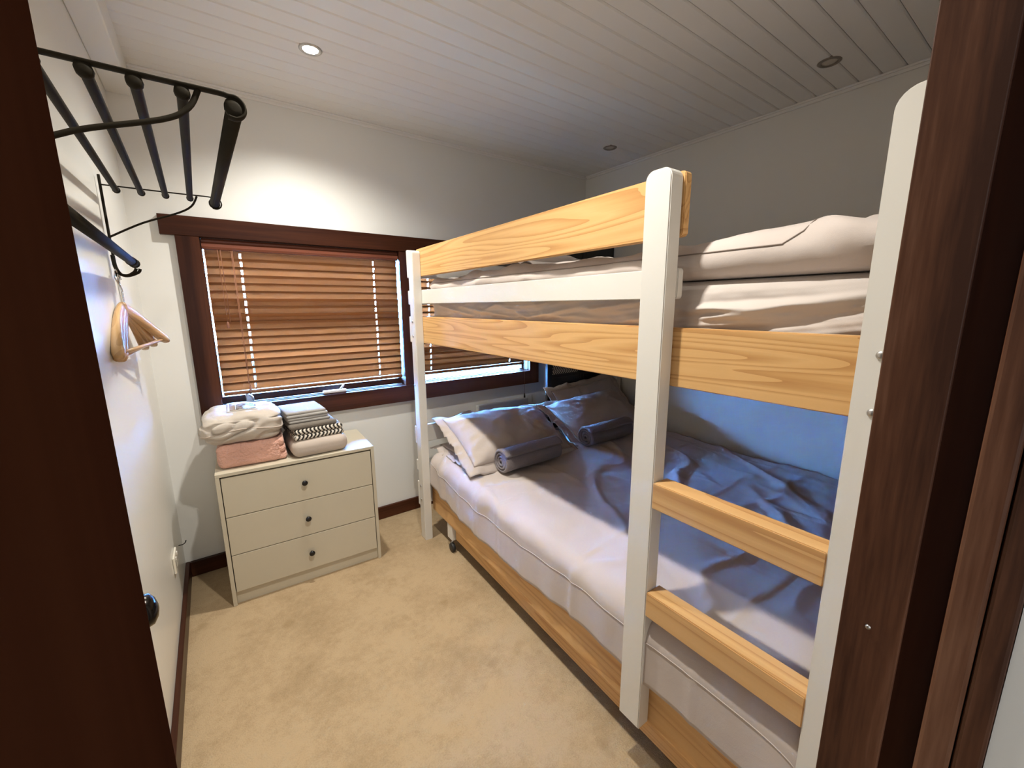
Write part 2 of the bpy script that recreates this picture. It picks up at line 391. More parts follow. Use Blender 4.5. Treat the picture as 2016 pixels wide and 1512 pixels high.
# door frame (right jamb lining, shadow recess, hall lining) and left jamb
bm = bmesh.new(); box(bm, JX, JX + 0.035, 0.368, YN, 0, 2.06, 0.001); mesh_obj('trim_4', bm, M['jamb'], kind='structure')
bm = bmesh.new(); box(bm, JX + 0.007, JX + 0.035, 0.342, 0.368, 0, 2.06); mesh_obj('trim_5', bm, M['mah_z'], kind='structure')
bm = bmesh.new(); box(bm, JX, JX + 0.035, 0.3185, 0.342, 0, 2.06, 0.003); box(bm, JX + 0.002, JX + 0.035, 0.2985, 0.3175, 0, 2.06, 0.003); mesh_obj('trim_6', bm, M['jamb'], kind='structure')
bm = bmesh.new(); box(bm, JL - 0.035, JL, YH, YN, 0, 2.06, 0.0015); box(bm, JL, JX, YH, YN, 2.045, 2.06, .0015); mesh_obj('trim_7', bm, M['door'], kind='structure')
# nail heads in the right jamb
jamb = bpy.data.objects['trim_4']
for (yy, zz) in ((0.395, 1.03), (0.374, 0.80), (0.386, 0.69)):
    lathe('nail', [(0.0026, -0.0004), (0.0026, -0.0012), (0.0006, -0.0018)], M['alu'], jamb, 10, 'x', (JX, yy, zz))

# open door leaf along the left wall
door = thing('door_1', 'dark brown door leaf standing open behind the left door jamb', 'door', (0.190, 0.428, 0.0), math.radians(11.0))
del door['category']; door['kind'] = 'structure'
DW = 0.575
bm = bmesh.new(); box(bm, -0.036, 0.0, 0.0, DW, 0.006, 2.03, 0.002); mesh_obj('leaf', bm, M['door'], door)
hz = 1.005; hy = DW - 0.055
for sx_ in (1, -1):
    off = 0.0 if sx_ > 0 else -0.036
    lathe('rose', [(0.025, off + 0.0), (0.025, off + 0.006 * sx_), (0.018, off + 0.010 * sx_)], M['bronze'], door, 20, 'x', (0, hy, hz))
kn = lathe('door_knob', [(0.009, 0.008), (0.009, 0.022), (0.014, 0.027), (0.0195, 0.036), (0.0215, 0.045), (0.0195, 0.054), (0.012, 0.059), (0.003, 0.061)], M['bronze'], door, 24, 'x', (0, hy, hz))
lathe('privacy_snib', [(0.006, 0.0), (0.006, 0.034), (0.0045, 0.044), (0.001, 0.046)], M['bronze'], door, 14, 'x', (0, hy + 0.004, hz - 0.040))

# ------------------------------------------------------------------ window
win = thing('window_1', 'wide window with dark stained timber casing and central mullion', 'window'); del win['category']; win['kind'] = 'structure'
yf = D - 0.03
bx('head_casing', (0.1045, 2.40, yf, D, 1.7128, 1.802), M['mah_x'], win, 0.002)
bx('jamb_casing', (0.157, OX0, yf + .002, D, 0.7724, 1.7128), M['mah_z'], win, 0.002)
bx('jamb_casing', (OX1, 2.342, yf + .002, D, 0.7724, 1.7128), M['mah_z'], win, 0.002)
bx('sill_casing', (OX0, OX1, yf + .001, D, 0.7724, OZ0), M['mah_x'], win, 0.002)
MX0, MX1 = 1.230, 1.298
bx('mullion', (MX0, MX1, yf + .004, D + 0.11, OZ0, OZ1), M['mah_z'], win, 0.002)
bx('lining', (OX0, OX0 + 0.004, D, D + .11, OZ0, OZ1), M['mah_z'], win)
bx('lining', (OX1 - 0.004, OX1, D, D + .11, OZ0, OZ1), M['mah_z'], win)
bx('lining', (OX0, OX1, D, D + .11, OZ1 - 0.004, OZ1), M['mah_x'], win)
bx('sill_lining', (OX0, MX0, D, D + .11, OZ0, OZ0 + 0.004), M['mah_x'], win)
bx('sill_lining', (MX1, OX1, D, D + .11, OZ0, OZ0 + 0.004), M['mah_x'], win)
def sash(x0, x1, z0, z1, w, wb, wl=None):
    wl = wl or w
    y0, y1 = D + 0.062, D + 0.098
    bx('sash_rail', (x0, x1, y0, y1, z0, z0 + wb), M['mah_x'], win, 0.002); bx('sash_rail', (x0, x1, y0, y1, z1 - w, z1), M['mah_x'], win, 0.002)
    bx('sash_stile', (x0, x0 + wl, y0, y1, z0 + wb, z1 - w), M['mah_z'], win, 0.002); bx('sash_stile', (x1 - w, x1, y0, y1, z0 + wb, z1 - w), M['mah_z'], win, 0.002)
    bx('pane', (x0 + wl, x1 - w, D + .078, D + .082, z0 + wb, z1 - w), M['glass'], win)
sash(OX0 + .004, MX0, OZ0 + .004, OZ1 - .004, 0.012, 0.036, 0.003)
sash(MX1, OX1 - .004, OZ0 + .004, OZ1 - .004, 0.012, 0.006)
bx('sill_track', (OX0 + .02, MX0 - 0.01, D + .02, D + .026, OZ0 + .004, OZ0 + 0.010), M['alu'], win, 0.001)
bx('sill_track', (MX1 + .01, OX1 - 0.02, D + .02, D + .026, OZ0 + .004, OZ0 + 0.010), M['alu'], win, 0.001)
# winder stay and catch
wn = bx('winder_stay', (0.735, 0.865, D - 0.006, D + 0.022, OZ0 + .004, OZ0 + 0.020), M['white'], win, 0.004)
tb('winder_arm', [(0.83, D + .006, OZ0 + .018), (0.845, D + .002, OZ0 + .036), (0.850, D - .002, OZ0 + .048)], 0.006, M['white'], wn, 8)
ct_ = bx('window_catch', (0.355, 0.385, D + 0.03, D + 0.058, OZ0 + .006, OZ0 + 0.05), M['alu'], win, 0.003)
tb('catch_lever', [(0.37, D + .03, OZ0 + .045), (0.385, D + .012, OZ0 + .032), (0.388, D + .008, OZ0 + .012)], 0.005, M['alu'], ct_, 8)

# ================================================================== BLINDS
def slat_mesh(Ls, holes):
    bm = bmesh.new(); tilt = math.radians(73); w = 0.050
    ts = [-0.5, -0.36, -0.23, 0.23, 0.36, 0.5]
    cols = [-Ls / 2]
    for h in holes: cols += [h - 0.0042, h + 0.0042]
    cols += [Ls / 2]
    def pt(x, t):
        d = t * w; crown = 0.004 * (1 - (2 * t) ** 2)
        # upper edge leans into the room; face bulges into the room
        yy = -d * math.cos(tilt) - crown * math.sin(tilt); zz = d * math.sin(tilt) - crown * math.cos(tilt)
        return (x, yy, zz)
    G = [[bm.verts.new(pt(x, t)) for t in ts] for x in cols]
    for i in range(len(cols) - 1):
        for j in range(len(ts) - 1):
            if i % 2 == 1 and j == 2: continue
            bm.faces.new((G[i][j], G[i + 1][j], G[i + 1][j + 1], G[i][j + 1]))
    bmesh.ops.solidify(bm, geom=bm.faces[:], thickness=0.0026)
    bmesh.ops.recalc_face_normals(bm, faces=bm.faces)
    me = bpy.data.meshes.new('slat'); bm.to_mesh(me); bm.free(); me.materials.append(M['slat'])
    return me
def blind(label, x0, x1, ztop, zbot, ladders, cordside, gl=0.011, gr=0.011):
    cx = (x0 + x1) / 2; yb = D + 0.020
    t = thing('venetian_blind', label, 'blind', (cx, yb, zbot))
    Ls = x1 - x0 - gl - gr; sx = (gl - gr) / 2
    # valance with a rounded lower moulding
    bm = bmesh.new()
    pr = [(-0.028, ztop - .002), (-0.033, ztop - 0.010), (-0.033, ztop - 0.018), (-0.037, ztop - 0.026), (-0.037, ztop - 0.040), (-0.033, ztop - 0.050), (-0.026, ztop - 0.053), (-0.022, ztop - 0.053), (-0.022, ztop - .002)]
    A_ = [bm.verts.new((x0 + .0012 - cx, a + .01, b - zbot)) for a, b in pr]; B_ = [bm.verts.new((x1 - .003 - cx, a + .01, b - zbot)) for a, b in pr]
    n = len(pr)
    for i in range(n): bm.faces.new((A_[i], B_[i], B_[(i + 1) % n], A_[(i + 1) % n]))
    bm.faces.new(list(reversed(A_))); bm.faces.new(B_); bmesh.ops.recalc_face_normals(bm, faces=bm.faces)
    mesh_obj('valance', bm, M['valance'], t)
    bx('head_rail', (x0 + .006 - cx, x1 - .006 - cx, -0.010, 0.035, ztop - 0.042 - zbot, ztop - 0.002 - zbot), M['slat'], t, 0.003)
    me = slat_mesh(Ls, [l - cx - sx for l in ladders])
    z0_ = ztop - 0.0745; zl_ = zbot + 0.0415; ns_ = round((z0_ - zl_) / 0.0387); pitch = (z0_ - zl_) / ns_
    for k in range(ns_ + 1):
        z = z0_ - k * pitch
        s = inst('slat', me, t); s.location = (sx + random.uniform(-.0015, .0015), 0.0, z - zbot); s.rotation_euler = (random.uniform(-.006, .006), 0, 0)
    bx('bottom_rail', (sx - Ls / 2, sx + Ls / 2, -0.020, 0.016, 0.0, 0.017), M['slat'], t, 0.005, 3)
    for l in ladders:
        for dy in (-0.0165, 0.012):
            tb('ladder_cord', [(l - cx + .001, dy, 0.005), (l - cx, dy * 0.9, (ztop - zbot) / 2), (l - cx, dy * 0.8, ztop - zbot - 0.045)], 0.0011, M['cord'], t, 5)
    if cordside:
        for dx, zl in ((0.062, 1.31), (0.074, 1.30), (0.118, 0.985), (0.123, 0.975)):
            pc = tb('pull_cord', [(x0 + dx - cx, -0.020, ztop - 0.05 - zbot), (x0 + dx + .004 - cx, -0.024, zl - zbot)], 0.0013, M['cord'], t, 5)
            if zl in (1.31, 0.975):
                lathe('tassel', [(0.002, 0.0), (0.005, -0.006), (0.0065, -0.028), (0.003, -0.032)], M['cord'], pc, 10, 'z', (x0 + dx + .004 - cx, -0.024, zl - zbot))
    else:
        pc = tb('pull_cord', [(x1 - .065 - cx, -0.020, ztop - 0.05 - zbot), (x1 - .062 - cx, -0.058, 0.2), (x1 - 0.060 - cx, -0.058, 0.705 - zbot)], 0.0012, M['cord'], t, 5)
        lathe('tassel', [(0.002, 0.0), (0.005, -0.008), (0.0075, -0.036), (0.004, -0.040)], M['black'], pc, 10, 'z', (x1 - 0.060 - cx, -0.058, 0.705 - zbot))
    return t
blind('reddish brown venetian blind above the chest of drawers', 0.252, 1.230, 1.712, 0.930, (0.407, 1.080), True, 0.0085, 0.008)
blind('reddish brown venetian blind mostly hidden behind the bunk bed', 1.300, 2.250, 1.712, 0.927, (1.432, 2.088), False, 0.011, 0.034)

# ================================================================== DOWNLIGHTS
def downlight(label, x, y, lit, hall=False):
    t = thing('downlight', label, 'light', (x, y, H), 0, 'recessed ceiling downlights')
    lathe('rim', [(0.030, -0.0005), (0.032, -0.004), (0.040, -0.004), (0.044, -0.0008), (0.044, 0.004), (0.030, 0.004)], M['alu'] if lit else M['rim'], t, 28)
    lathe('lamp_lens', [(0.029, 0.003), (0.029, -0.0015), (0.018, -0.003), (0.004, -0.0035)], M['lens_on'] if lit else M['lens_off'], t, 24)
    if lit:
        ld = bpy.data.lights.new('downlight_beam', 'SPOT'); ld.energy = HALL_W if hall else LAMP_W
        ld.color = (0.80, 0.87, 1.0) if hall else LAMP_COL
        ld.spot_size = math.radians(150 if hall else 142); ld.spot_blend = 1.0; ld.shadow_soft_size = 0.028
        lo = bpy.data.objects.new('downlight_beam', ld); C.objects.link(lo); lo.parent = t; lo.location = (0, 0, -0.012)
    return t
downlight('glowing recessed downlight in the ceiling above the chest of drawers', 0.698, 2.30, True)
downlight('glowing recessed downlight in the ceiling beside the bunk ladder', 0.698, 1.12, True)
downlight('unlit recessed downlight in the ceiling over the head of the bunk', 2.512, 2.319, False)
downlight('unlit recessed downlight in the ceiling over the foot of the bunk', 2.525, 1.117, False)
downlight('unseen cool white downlight added in the hall ceiling', 0.25, -0.75, True, True)  # lamp made up to give the door frame bluish hall light

# ================================================================== BUNK BED
bb = thing('bunk_bed', 'tall white and pine bunk bed with ladder along the right wall', 'bunk bed', (BX, BY, 0), -BTH)
def U(u0, u1): return (-u1, -u0)      # local y from u range
T = 0.0454; PWID = 0.0708
def post(name, u0, u1, v0, v1, z0, z1, rr=0.022, parent=bb):
    """upright with rounded top corners (rounding seen from the side)"""
    bm = bmesh.new(); y0, y1 = U(u0, u1); prof = [(y0, z0), (y1, z0)]
    for k in range(7): a = k / 6 * PI / 2; prof.append((y1 - rr + rr * math.cos(a), z1 - rr + rr * math.sin(a)))
    for k in range(7): a = PI / 2 + k / 6 * PI / 2; prof.append((y0 + rr + rr * math.cos(a), z1 - rr + rr * math.sin(a)))
    a = [bm.verts.new((v0, p, q)) for p, q in prof]; b = [bm.verts.new((v1, p, q)) for p, q in prof]; n = len(prof)
    f1 = bm.faces.new(list(reversed(a))); f2 = bm.faces.new(b)
    for i in range(n): bm.faces.new((a[i], a[(i + 1) % n], b[(i + 1) % n], b[i]))
    bmesh.ops.recalc_face_normals(bm, faces=bm.faces)
    es = [e for f in (f1, f2) for e in f.edges]
    bmesh.ops.bevel(bm, geom=es, offset=0.0025, segments=2, affect='EDGES')
    return mesh_obj(name, bm, M['white'], parent)
def bolt(parent, u, v, z, ax='x'):
    lathe('bolt', [(0.0075, 0.0), (0.0075, -0.0022), (0.005, -0.0045), (0.001, -0.005)], M['alu'], parent, 12, ax, (v, -u, z))
pA = post('post', -0.063, 0.0, 0.0, T, 0.0, 1.672, 0.016)
pB = post('post', 1.4755, 1.5463, 0.0, T, 0.1718, 1.687)
pC = post('post', 1.9213, 1.992, 0.0, T, 0.0, 1.693, 0.030)
VB = 1.640
pD = post('post', -0.063, 0.0, VB, VB + T, 0.0, 1.672, 0.016)
pE = post('post', 1.9213, 1.992, VB, VB + T, 0.0, 1.672, 0.016)
def rail(name, u0, u1, v0, v1, z0, z1, m, rc=0.0):
    bm = bmesh.new(); y0, y1 = U(u0, u1); prof = []
    rc = max(rc, 0.004)
    for cy_, cz_, a0 in ((y1 - rc, z0 + rc, -PI / 2), (y1 - rc, z1 - rc, 0), (y0 + rc, z1 - rc, PI / 2), (y0 + rc, z0 + rc, PI)):
        for k in range(5): a = a0 + k / 4 * PI / 2; prof.append((cy_ + rc * math.cos(a), cz_ + rc * math.sin(a)))
    a = [bm.verts.new((v0, p, q)) for p, q in prof]; b = [bm.verts.new((v1, p, q)) for p, q in prof]; n = len(prof)
    f1 = bm.faces.new(list(reversed(a))); f2 = bm.faces.new(b)
    for i in range(n): bm.faces.new((a[i], a[(i + 1) % n], b[(i + 1) % n], b[i]))
    bmesh.ops.recalc_face_normals(bm, faces=bm.faces)
    bmesh.ops.bevel(bm, geom=[e for f in (f1, f2) for e in f.edges], offset=0.002, segments=2, affect='EDGES')
    return mesh_obj(name, bm, m, bb)
r = rail('guard_rail', -0.055, 1.552, T, T + 0.024, 1.5392, 1.6832, M['pine'], 0.010); r['label'] = 'broad pine top guard rail'
r = rail('guard_rail', -0.055, 1.548, T, T + 0.022, 1.395, 1.4683, M['white'], 0.008); r['label'] = 'white lower guard rail'
r = rail('side_rail', -0.055, 1.985, T, T + 0.028, 1.1818, 1.326, M['pine'], 0.004); r['label'] = 'deep pine bed side rail'
rail('side_rail', -0.055, 1.985, VB - 0.028, VB, 1.1818, 1.326, M['pine'], 0.004)
for z0, z1 in ((0.8643, 0.9345), (0.5473, 0.6193)):
    rg = rail('ladder_rung', 1.5463, 1.9213, 0.0, 0.056, z0, z1, M['pine_pale'], 0.004)
# head rails (across, on the far side of the head posts); same pattern at the foot
HR = [(1.533, 1.679, 1), (1.390, 1.466, 0), (1.184, 1.327, 1), (0.591, 0.696, 1), (0.424, 0.491, 0), (0.204, 0.357, 1)]
for z0, z1, big in HR:
    bm = bmesh.new(); box(bm, -0.001, VB + T + .001, 0.063, 0.085, z0, z1, 0.005, 3); mesh_obj('head_rail', bm, M['white'], bb)
for z in (1.299, 1.219, 0.338, 0.253): bolt(pA, -0.036, 0.0, z)
bolt(pA, -0.048, 0.0, 0.943)
for z in (1.300, 1.205): bolt(pC, 1.953, 0.0, z)
for z in (0.338, 0.253): bolt(pC, 1.953, 0.0, z)
for z0, z1, big in HR[2:3] + HR[4:]:
    bm = bmesh.new(); box(bm, T, VB, -1.992 + 0.012, -1.992 + 0.034, z0, z1, 0.005, 3); mesh_obj('foot_rail', bm, M['white'], bb)
for k in range(12):
    u = 0.06 + k * 0.155; bm = bmesh.new(); box(bm, T + .03, VB - .03, -u - 0.07, -u, 1.215, 1.233, 0.002, 1); mesh_obj('slat', bm, M['pine_pale'], bb)
bx('slat_ledge', (T + .028, T + .050, -1.9, -0.02, 1.190, 1.215), M['pine_pale'], bb); bx('slat_ledge', (VB - .050, VB - .028, -1.9, -0.02, 1.190, 1.215), M['pine_pale'], bb)

# ------------------------------------------------------------------ upper mattress, duvet, pillow
def ridges(p, s=1.0):
    return 1 - abs(noise.noise(p) * 2) 
FOLDS = [(1.545, 1.366, 1.795, 1.384, .013), (1.555, 1.342, 1.905, 1.396, .012), (1.57, 1.376, 1.72, 1.368, .009), (1.60, 1.352, 1.80, 1.356, .008), (1.545, 1.330, 1.75, 1.345, .008),
    (0.13, 1.385, 0.48, 1.340, .012), (0.40, 1.375, 0.78, 1.338, .012), (0.70, 1.385, 0.90, 1.338, .010), (0.90, 1.336, 1.20, 1.380, .012), (1.22, 1.368, 1.42, 1.392, .012), (1.02, 1.345, 1.25, 1.345, .010), (0.55, 1.350, 0.70, 1.390, .008)]
def up_mattress():
    bm = bmesh.new(); softbox(bm, 0.090, VB - 0.035, -1.952, -0.02, 1.235, 1.438, 0.040, 130, 0.0)
    for v in bm.verts:
        p = v.co
        if p.x < 0.16:      # wrinkled fitted sheet along the front
            k_ = max(0, min(1, (1.435 - p.z) * 14))
            for (a_, f_, ph, am) in ((0.22, 24, 0.3, 0.006), (-0.35, 19, 2.1, 0.005), (0.10, 41, 1.0, 0.003)):
                w_ = math.sin((p.z + a_ * p.y + 0.05 * noise.noise(Vector((p.y * 2.5, p.z * 5, ph)))) * f_ * 2 * PI / 2 + ph)
                p.x += am * (w_ ** 3) * k_ * (0.4 + 0.6 * abs(noise.noise(Vector((p.y * 2.2, ph, 0.5)))) * 2)
            p.x += 0.006 * fbm(Vector((p.y * 3.1, p.z * 9, 1.7)), 3) * k_
            for (ua, za, ub_, zb_, am) in FOLDS:
                du, dz = ub_ - ua, zb_ - za; tt = max(0, min(1, ((-p.y - ua) * du + (p.z - za) * dz) / (du * du + dz * dz)))
                dist = math.hypot(-p.y - ua - tt * du, (p.z - za - tt * dz))
                p.x -= am * math.exp(-(dist / 0.0085) ** 2) * (0.35 + 0.65 * math.sin(PI * (0.1 + 0.8 * tt)))
    return mesh_obj('mattress', bm, M['sheet'], None, True)
o = up_mattress(); o.location = (BX, BY, 0); o.rotation_euler = (0, 0, -BTH)
tag(o, 'thick mattress in a wrinkled taupe fitted sheet on the upper bunk', 'mattress')

def drape(name, u0, u1, vf, vb, ztop, Rr, drop, m, foot_drop=0.0, thick=0.02, nu=150, nv=110, wr=0.008, seed=0.0, hem=0.0, crease=True, lump=0.0, tuck=None):
    """quilt: flat over the mattress, rolling over the front edge and hanging by `drop`"""
    bm = bmesh.new(); rows = []
    def fold(d):
        if d <= 0: return 0.0, 0.0
        if d < PI * Rr / 2: a = d / Rr; return Rr * math.sin(a), Rr * (1 - math.cos(a))
        return Rr, Rr + d - PI * Rr / 2
    for i in range(nu + 1):
        row = []; s = i / nu
        uu = u0 + s * (u1 - u0 + foot_drop)
        du = uu - (u1 - Rr) if foot_drop else -1
        for j in range(nv + 1):
            t = j / nv
            dd = drop(uu)
            tot = (vb - (vf + Rr)) + PI * Rr / 2 + dd
            w = t * tot; flat = vb - (vf + Rr)
            ox, oz = fold(w - flat)
            v = vb - min(w, flat) - ox; z = ztop - oz
            u_ = uu
            if foot_drop and du > 0:
                fx, fz = fold(du); u_ = (u1 - Rr) + fx; z -= fz * (0.9 if w < flat else 0.25)
            k = 1.0 if w < flat else 0.7
            q = Vector((u_ * 2.6 + seed, v * 2.6, (z + w) * 1.2))
            d = lump * noise.noise(q * 0.6) + wr * 0.8 * fbm(q * 1.2, 3)
            # long soft wrinkles
            rn = noise.noise(Vector((u_ * 1.6 + v * 2.6 + seed, v * 1.3 - u_ * 1.1, 7.7 + seed)))
            d += wr * 1.2 * max(0, 1 - abs(rn) * 9) 
            rn = noise.noise(Vector((u_ * 3.8 - v * 2.0 + seed, v * 2.9 + u_ * 1.2, 2.1 + seed)))
            d += wr * 0.6 * max(0, 1 - abs(rn) * 7)
            if crease:
                for c0 in (0.45, 0.95, 1.42): d += 0.0045 * max(0, 1 - abs(v - c0 - 0.02 * noise.noise(Vector((u_ * 3, c0, 1)))) / 0.010)
                for c0 in (0.72, 1.22, 1.68): d += 0.0045 * max(0, 1 - abs(u_ - c0 - 0.02 * noise.noise(Vector((v * 3, c0, 2)))) / 0.010)
            if w < flat: z += d
            else:
                a = min(1, (w - flat) / (PI * Rr / 2)); z += d * (1 - a)
                pl = 0.0
                hang = max(0, w - flat - Rr)
                pl = min(1, hang / 0.12) * 0.009 * (noise.noise(Vector((u_ * 5 + seed, z * 1.5, 3.3))) + 0.6 * noise.noise(Vector((u_ * 13 + seed, z * 3, 5.1))))
                v -= d * a * 0.9 + pl
            row.append(bm.verts.new((v, -u_, z)))
        rows.append(row)
    for i in range(nu):
        for j in range(nv): bm.faces.new((rows[i][j], rows[i + 1][j], rows[i + 1][j + 1], rows[i][j + 1]))
    bmesh.ops.recalc_face_normals(bm, faces=bm.faces)
    up = sum((f.normal.z for f in bm.faces)) 
    if up < 0: bmesh.ops.reverse_faces(bm, faces=bm.faces[:])
    bmesh.ops.solidify(bm, geom=bm.faces[:], thickness=thick)
    return mesh_obj(name, bm, m, None, True)

QF = [(1.79, 1.535, 1.92, 1.468, .010), (1.83, 1.505, 1.945, 1.488, .009), (1.84, 1.56, 1.94, 1.520, .008), (1.56, 1.515, 1.74, 1.532, .006), (1.60, 1.545, 1.78, 1.575, .007), (1.78, 1.48, 1.86, 1.455, .007),
      (0.15, 1.47, 0.55, 1.53, .009), (0.50, 1.475, 0.95, 1.545, .010), (0.85, 1.47, 1.30, 1.54, .010), (1.10, 1.47, 1.42, 1.50, .008), (0.35, 1.53, 0.85, 1.57, .008)]
# folded quilt lying on the upper mattress: rounded front fold
def upper_quilt():
    bm = bmesh.new(); nu, nc = 280, 170; rows = []
    vf, vb, zb_, zt = 0.078, VB - 0.05, 1.440, 1.520
    for i in range(nu + 1):
        u = 0.05 + 1.895 * i / nu; row = []
        r_ = (zt - zb_) / 2
        for j in range(nc + 1):
            t = j / nc
            La = vb - vf - r_; tot = La * 2 + PI * r_; w = t * tot
            if w < La: v = vb - w; z = zt; nx, nz = 0, 1
            elif w < La + PI * r_: a = (w - La) / r_; v = vf + r_ - r_ * math.sin(a); z = zb_ + r_ + r_ * math.cos(a); nx, nz = -math.sin(a), math.cos(a)
            else: v = vf + r_ + (w - La - PI * r_); z = zb_; nx, nz = 0, -1
            if nz > -0.2:
                q = Vector((u * 2.0, v * 2.6, 9.1))
                d = 0.012 * noise.noise(q) + 0.010 * fbm(q * 2.1, 4)
                for a_, f_, ph in ((1.3, 9.0, 0.2), (-0.9, 13.0, 1.9)): d += 0.006 * max(0, math.sin((u + a_ * v + z * 2) * f_ + ph + 2 * noise.noise(q))) ** 4
                rn = noise.noise(Vector((u * 2.2 + v * 1.5, v * 3.2 - u * .8, 17.7))); d += 0.010 * max(0, 1 - abs(rn) * 7)
                d += 0.035 * max(0, min(1, (v - 0.15) / 0.3)) * 1.0
                if v < 0.35:
                    hh = z if v < vf + r_ else zt + (v - vf - r_) * 0.6
                    for (ua, za, ub_, zb2, am) in QF:
                        du, dz = ub_ - ua, zb2 - za; tt = max(0, min(1, ((u - ua) * du + (hh - za) * dz) / (du * du + dz * dz)))
                        d += am * math.exp(-(math.hypot(u - ua - tt * du, hh - za - tt * dz) / 0.010) ** 2) * math.sin(PI * (0.12 + 0.76 * tt))
                if u < 0.5: d += 0.0
                # stitched line parallel to the edge
                d -= 0.0035 * max(0, 1 - abs(v - 0.115 - (0.0 if u > 0 else 0)) / 0.004) * (1 if u < 1.74 else 0)
                v += nx * d * 0.8; z += nz * d
            row.append(bm.verts.new((v, -u, z)))
        rows.append(row)
    for i in range(nu):
        for j in range(nc): bm.faces.new((rows[i][j], rows[i + 1][j], rows[i + 1][j + 1], rows[i][j + 1]))
    bm.faces.new(rows[0]); bm.faces.new(list(reversed(rows[-1])))
    bmesh.ops.recalc_face_normals(bm, faces=bm.faces)
    return mesh_obj('quilt', bm, M['bed_lit'], None, True)
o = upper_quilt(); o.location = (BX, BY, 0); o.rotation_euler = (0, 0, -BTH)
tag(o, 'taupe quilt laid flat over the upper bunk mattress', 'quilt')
bmx = bmesh.new(); bmx.from_mesh(o.data); bq = BVHTree.FromBMesh(bmx); bmx.free()
def on_quilt(u, v):
    h_, n_, i_, d_ = bq.ray_cast(Vector((v, -u, 2.5)), Vector((0, 0, -1)))
    return h_ + Vector((-0.0008, 0, 0.0008))
def front_quilt(u, z):
    h_, n_, i_, d_ = bq.ray_cast(Vector((-0.5, -u, z)), Vector((1, 0, 0)))
    return h_ + Vector((-0.0008, 0, 0.0006))
sp_ = [front_quilt(0.10 + 1.655 * k / 90, 1.4985) for k in range(91)] + [front_quilt(1.755 + 0.03 * k / 8, 1.4985 + 0.022 * k / 8) for k in range(1, 9)]
v0_ = sp_[-1].x + 0.012
sp_ += [on_quilt(1.790 + 0.05 * k / 24, v0_ + 0.42 * k / 24) for k in range(1, 25)]
tb('stitched_seam', sp_, 0.0016, M['seam'], o, 5)
def tubepath(name, pts, r, m, parent): return tb(name, pts, r, m, parent, 6)

def pillow(label, w, d, h, loc, rot, group, flange=0.05, m=None, seed=0.0, parent=None, droop=0.0):
    """w along local x, d along local y, flat in xy; oxford flange around"""
    m = m or M['pillow']
    t = thing('pillow', label, 'pillow', loc, 0, group); t.rotation_euler = rot
    bm = bmesh.new(); n = 44; top = []; bot = []
    def shape(s, t_):
        a = max(0, 1 - abs(s) ** 2.6); b = max(0, 1 - abs(t_) ** 2.6)
        hh = h / 2 * (a * b) ** 0.55
        x = s * w / 2 * (1 - 0.05 * (1 - abs(t_)) * 0 - 0.04 * (abs(s) ** 6) * (1 - t_ * t_))
        y = t_ * d / 2 * (1 - 0.05 * (abs(t_) ** 6) * (1 - s * s))
        wrk = fbm(Vector((x * 7 + seed, y * 7, seed)), 4) * 0.010 * (a * b) ** 0.3
        rn = noise.noise(Vector((x * 3.5 + y * 7 + seed, y * 3.0 - x * 9, seed))); wrk += 0.007 * max(0, 1 - abs(rn) * 6) * (a * b) ** 0.4
        # radial gathers from the corners
        wrk += 0.005 * math.sin(18 * math.atan2(t_, s) + seed) * (abs(s * t_)) ** 0.8 * (a * b) ** .2
        zc = droop * (s ** 2 + t_ ** 2) * -1
        return x, y, hh, wrk, zc
    for i in range(n + 1):
        rt_ = []; rb_ = []
        for j in range(n + 1):
            s = math.sin((i / n - .5) * PI); t_ = math.sin((j / n - .5) * PI)
            s = 0.45 * s + 0.55 * (2 * i / n - 1); t_ = 0.45 * t_ + 0.55 * (2 * j / n - 1)
            x, y, hh, wk, zc = shape(s, t_)
            edge = i in (0, n) or j in (0, n)
            vt = bm.verts.new((x, y, hh + wk * (0 if edge else 1) + zc)); rt_.append(vt)
            rb_.append(vt if edge else bm.verts.new((x, y, -hh * 0.42 + zc)))
        top.append(rt_); bot.append(rb_)
    for i in range(n):
        for j in range(n):
            bm.faces.new((top[i][j], top[i + 1][j], top[i + 1][j + 1], top[i][j + 1]))
            q = (bot[i][j], bot[i][j + 1], bot[i + 1][j + 1], bot[i + 1][j])
            if len(set(q)) == 4 and not bm.faces.get(q): 
                try: bm.faces.new(q)
                except ValueError: pass
    bmesh.ops.recalc_face_normals(bm, faces=bm.faces)
    mesh_obj('cushion', bm, m, t, True)
    if flange:
        bm = bmesh.new(); ns = 40; inner = []; outer = []
        ring = []
        for e in range(4):
            for k in range(ns):
                q = -1 + 2 * k / ns
                ring.append({0: (q, -1), 1: (1, q), 2: (-q, 1), 3: (-1, -q)}[e])
        rngs = []
        for lev in range(5):
            f = lev / 4; rr_ = []
            for (s, t_) in ring:
                x, y, hh, wk, zc = shape(s * 0.985, t_ * 0.985)
                L_ = math.hypot(abs(s) ** 8, abs(t_) ** 8) or 1
                ox = math.copysign(abs(s) ** 8, s) ; oy = math.copysign(abs(t_) ** 8, t_)
                wv = noise.noise(Vector((s * 4.5 + seed, t_ * 4.5, 5.5))) * 0.030 + noise.noise(Vector((s * 11 + seed, t_ * 11, 8.5))) * 0.012
                rr_.append(bm.verts.new((x + ox * flange * f, y + oy * flange * f, zc + wv * f ** 1.3 - 0.01 * f)))
            rngs.append(rr_)
        nR = len(ring)
        for a, b in zip(rngs, rngs[1:]):
            for k in range(nR): bm.faces.new((a[k], a[(k + 1) % nR], b[(k + 1) % nR], b[k]))
        bmesh.ops.recalc_face_normals(bm, faces=bm.faces)
        bmesh.ops.solidify(bm, geom=bm.faces[:], thickness=0.003)
        mesh_obj('flange', bm, m, t, True)
    return t
def eul(m3): return m3.to_euler()
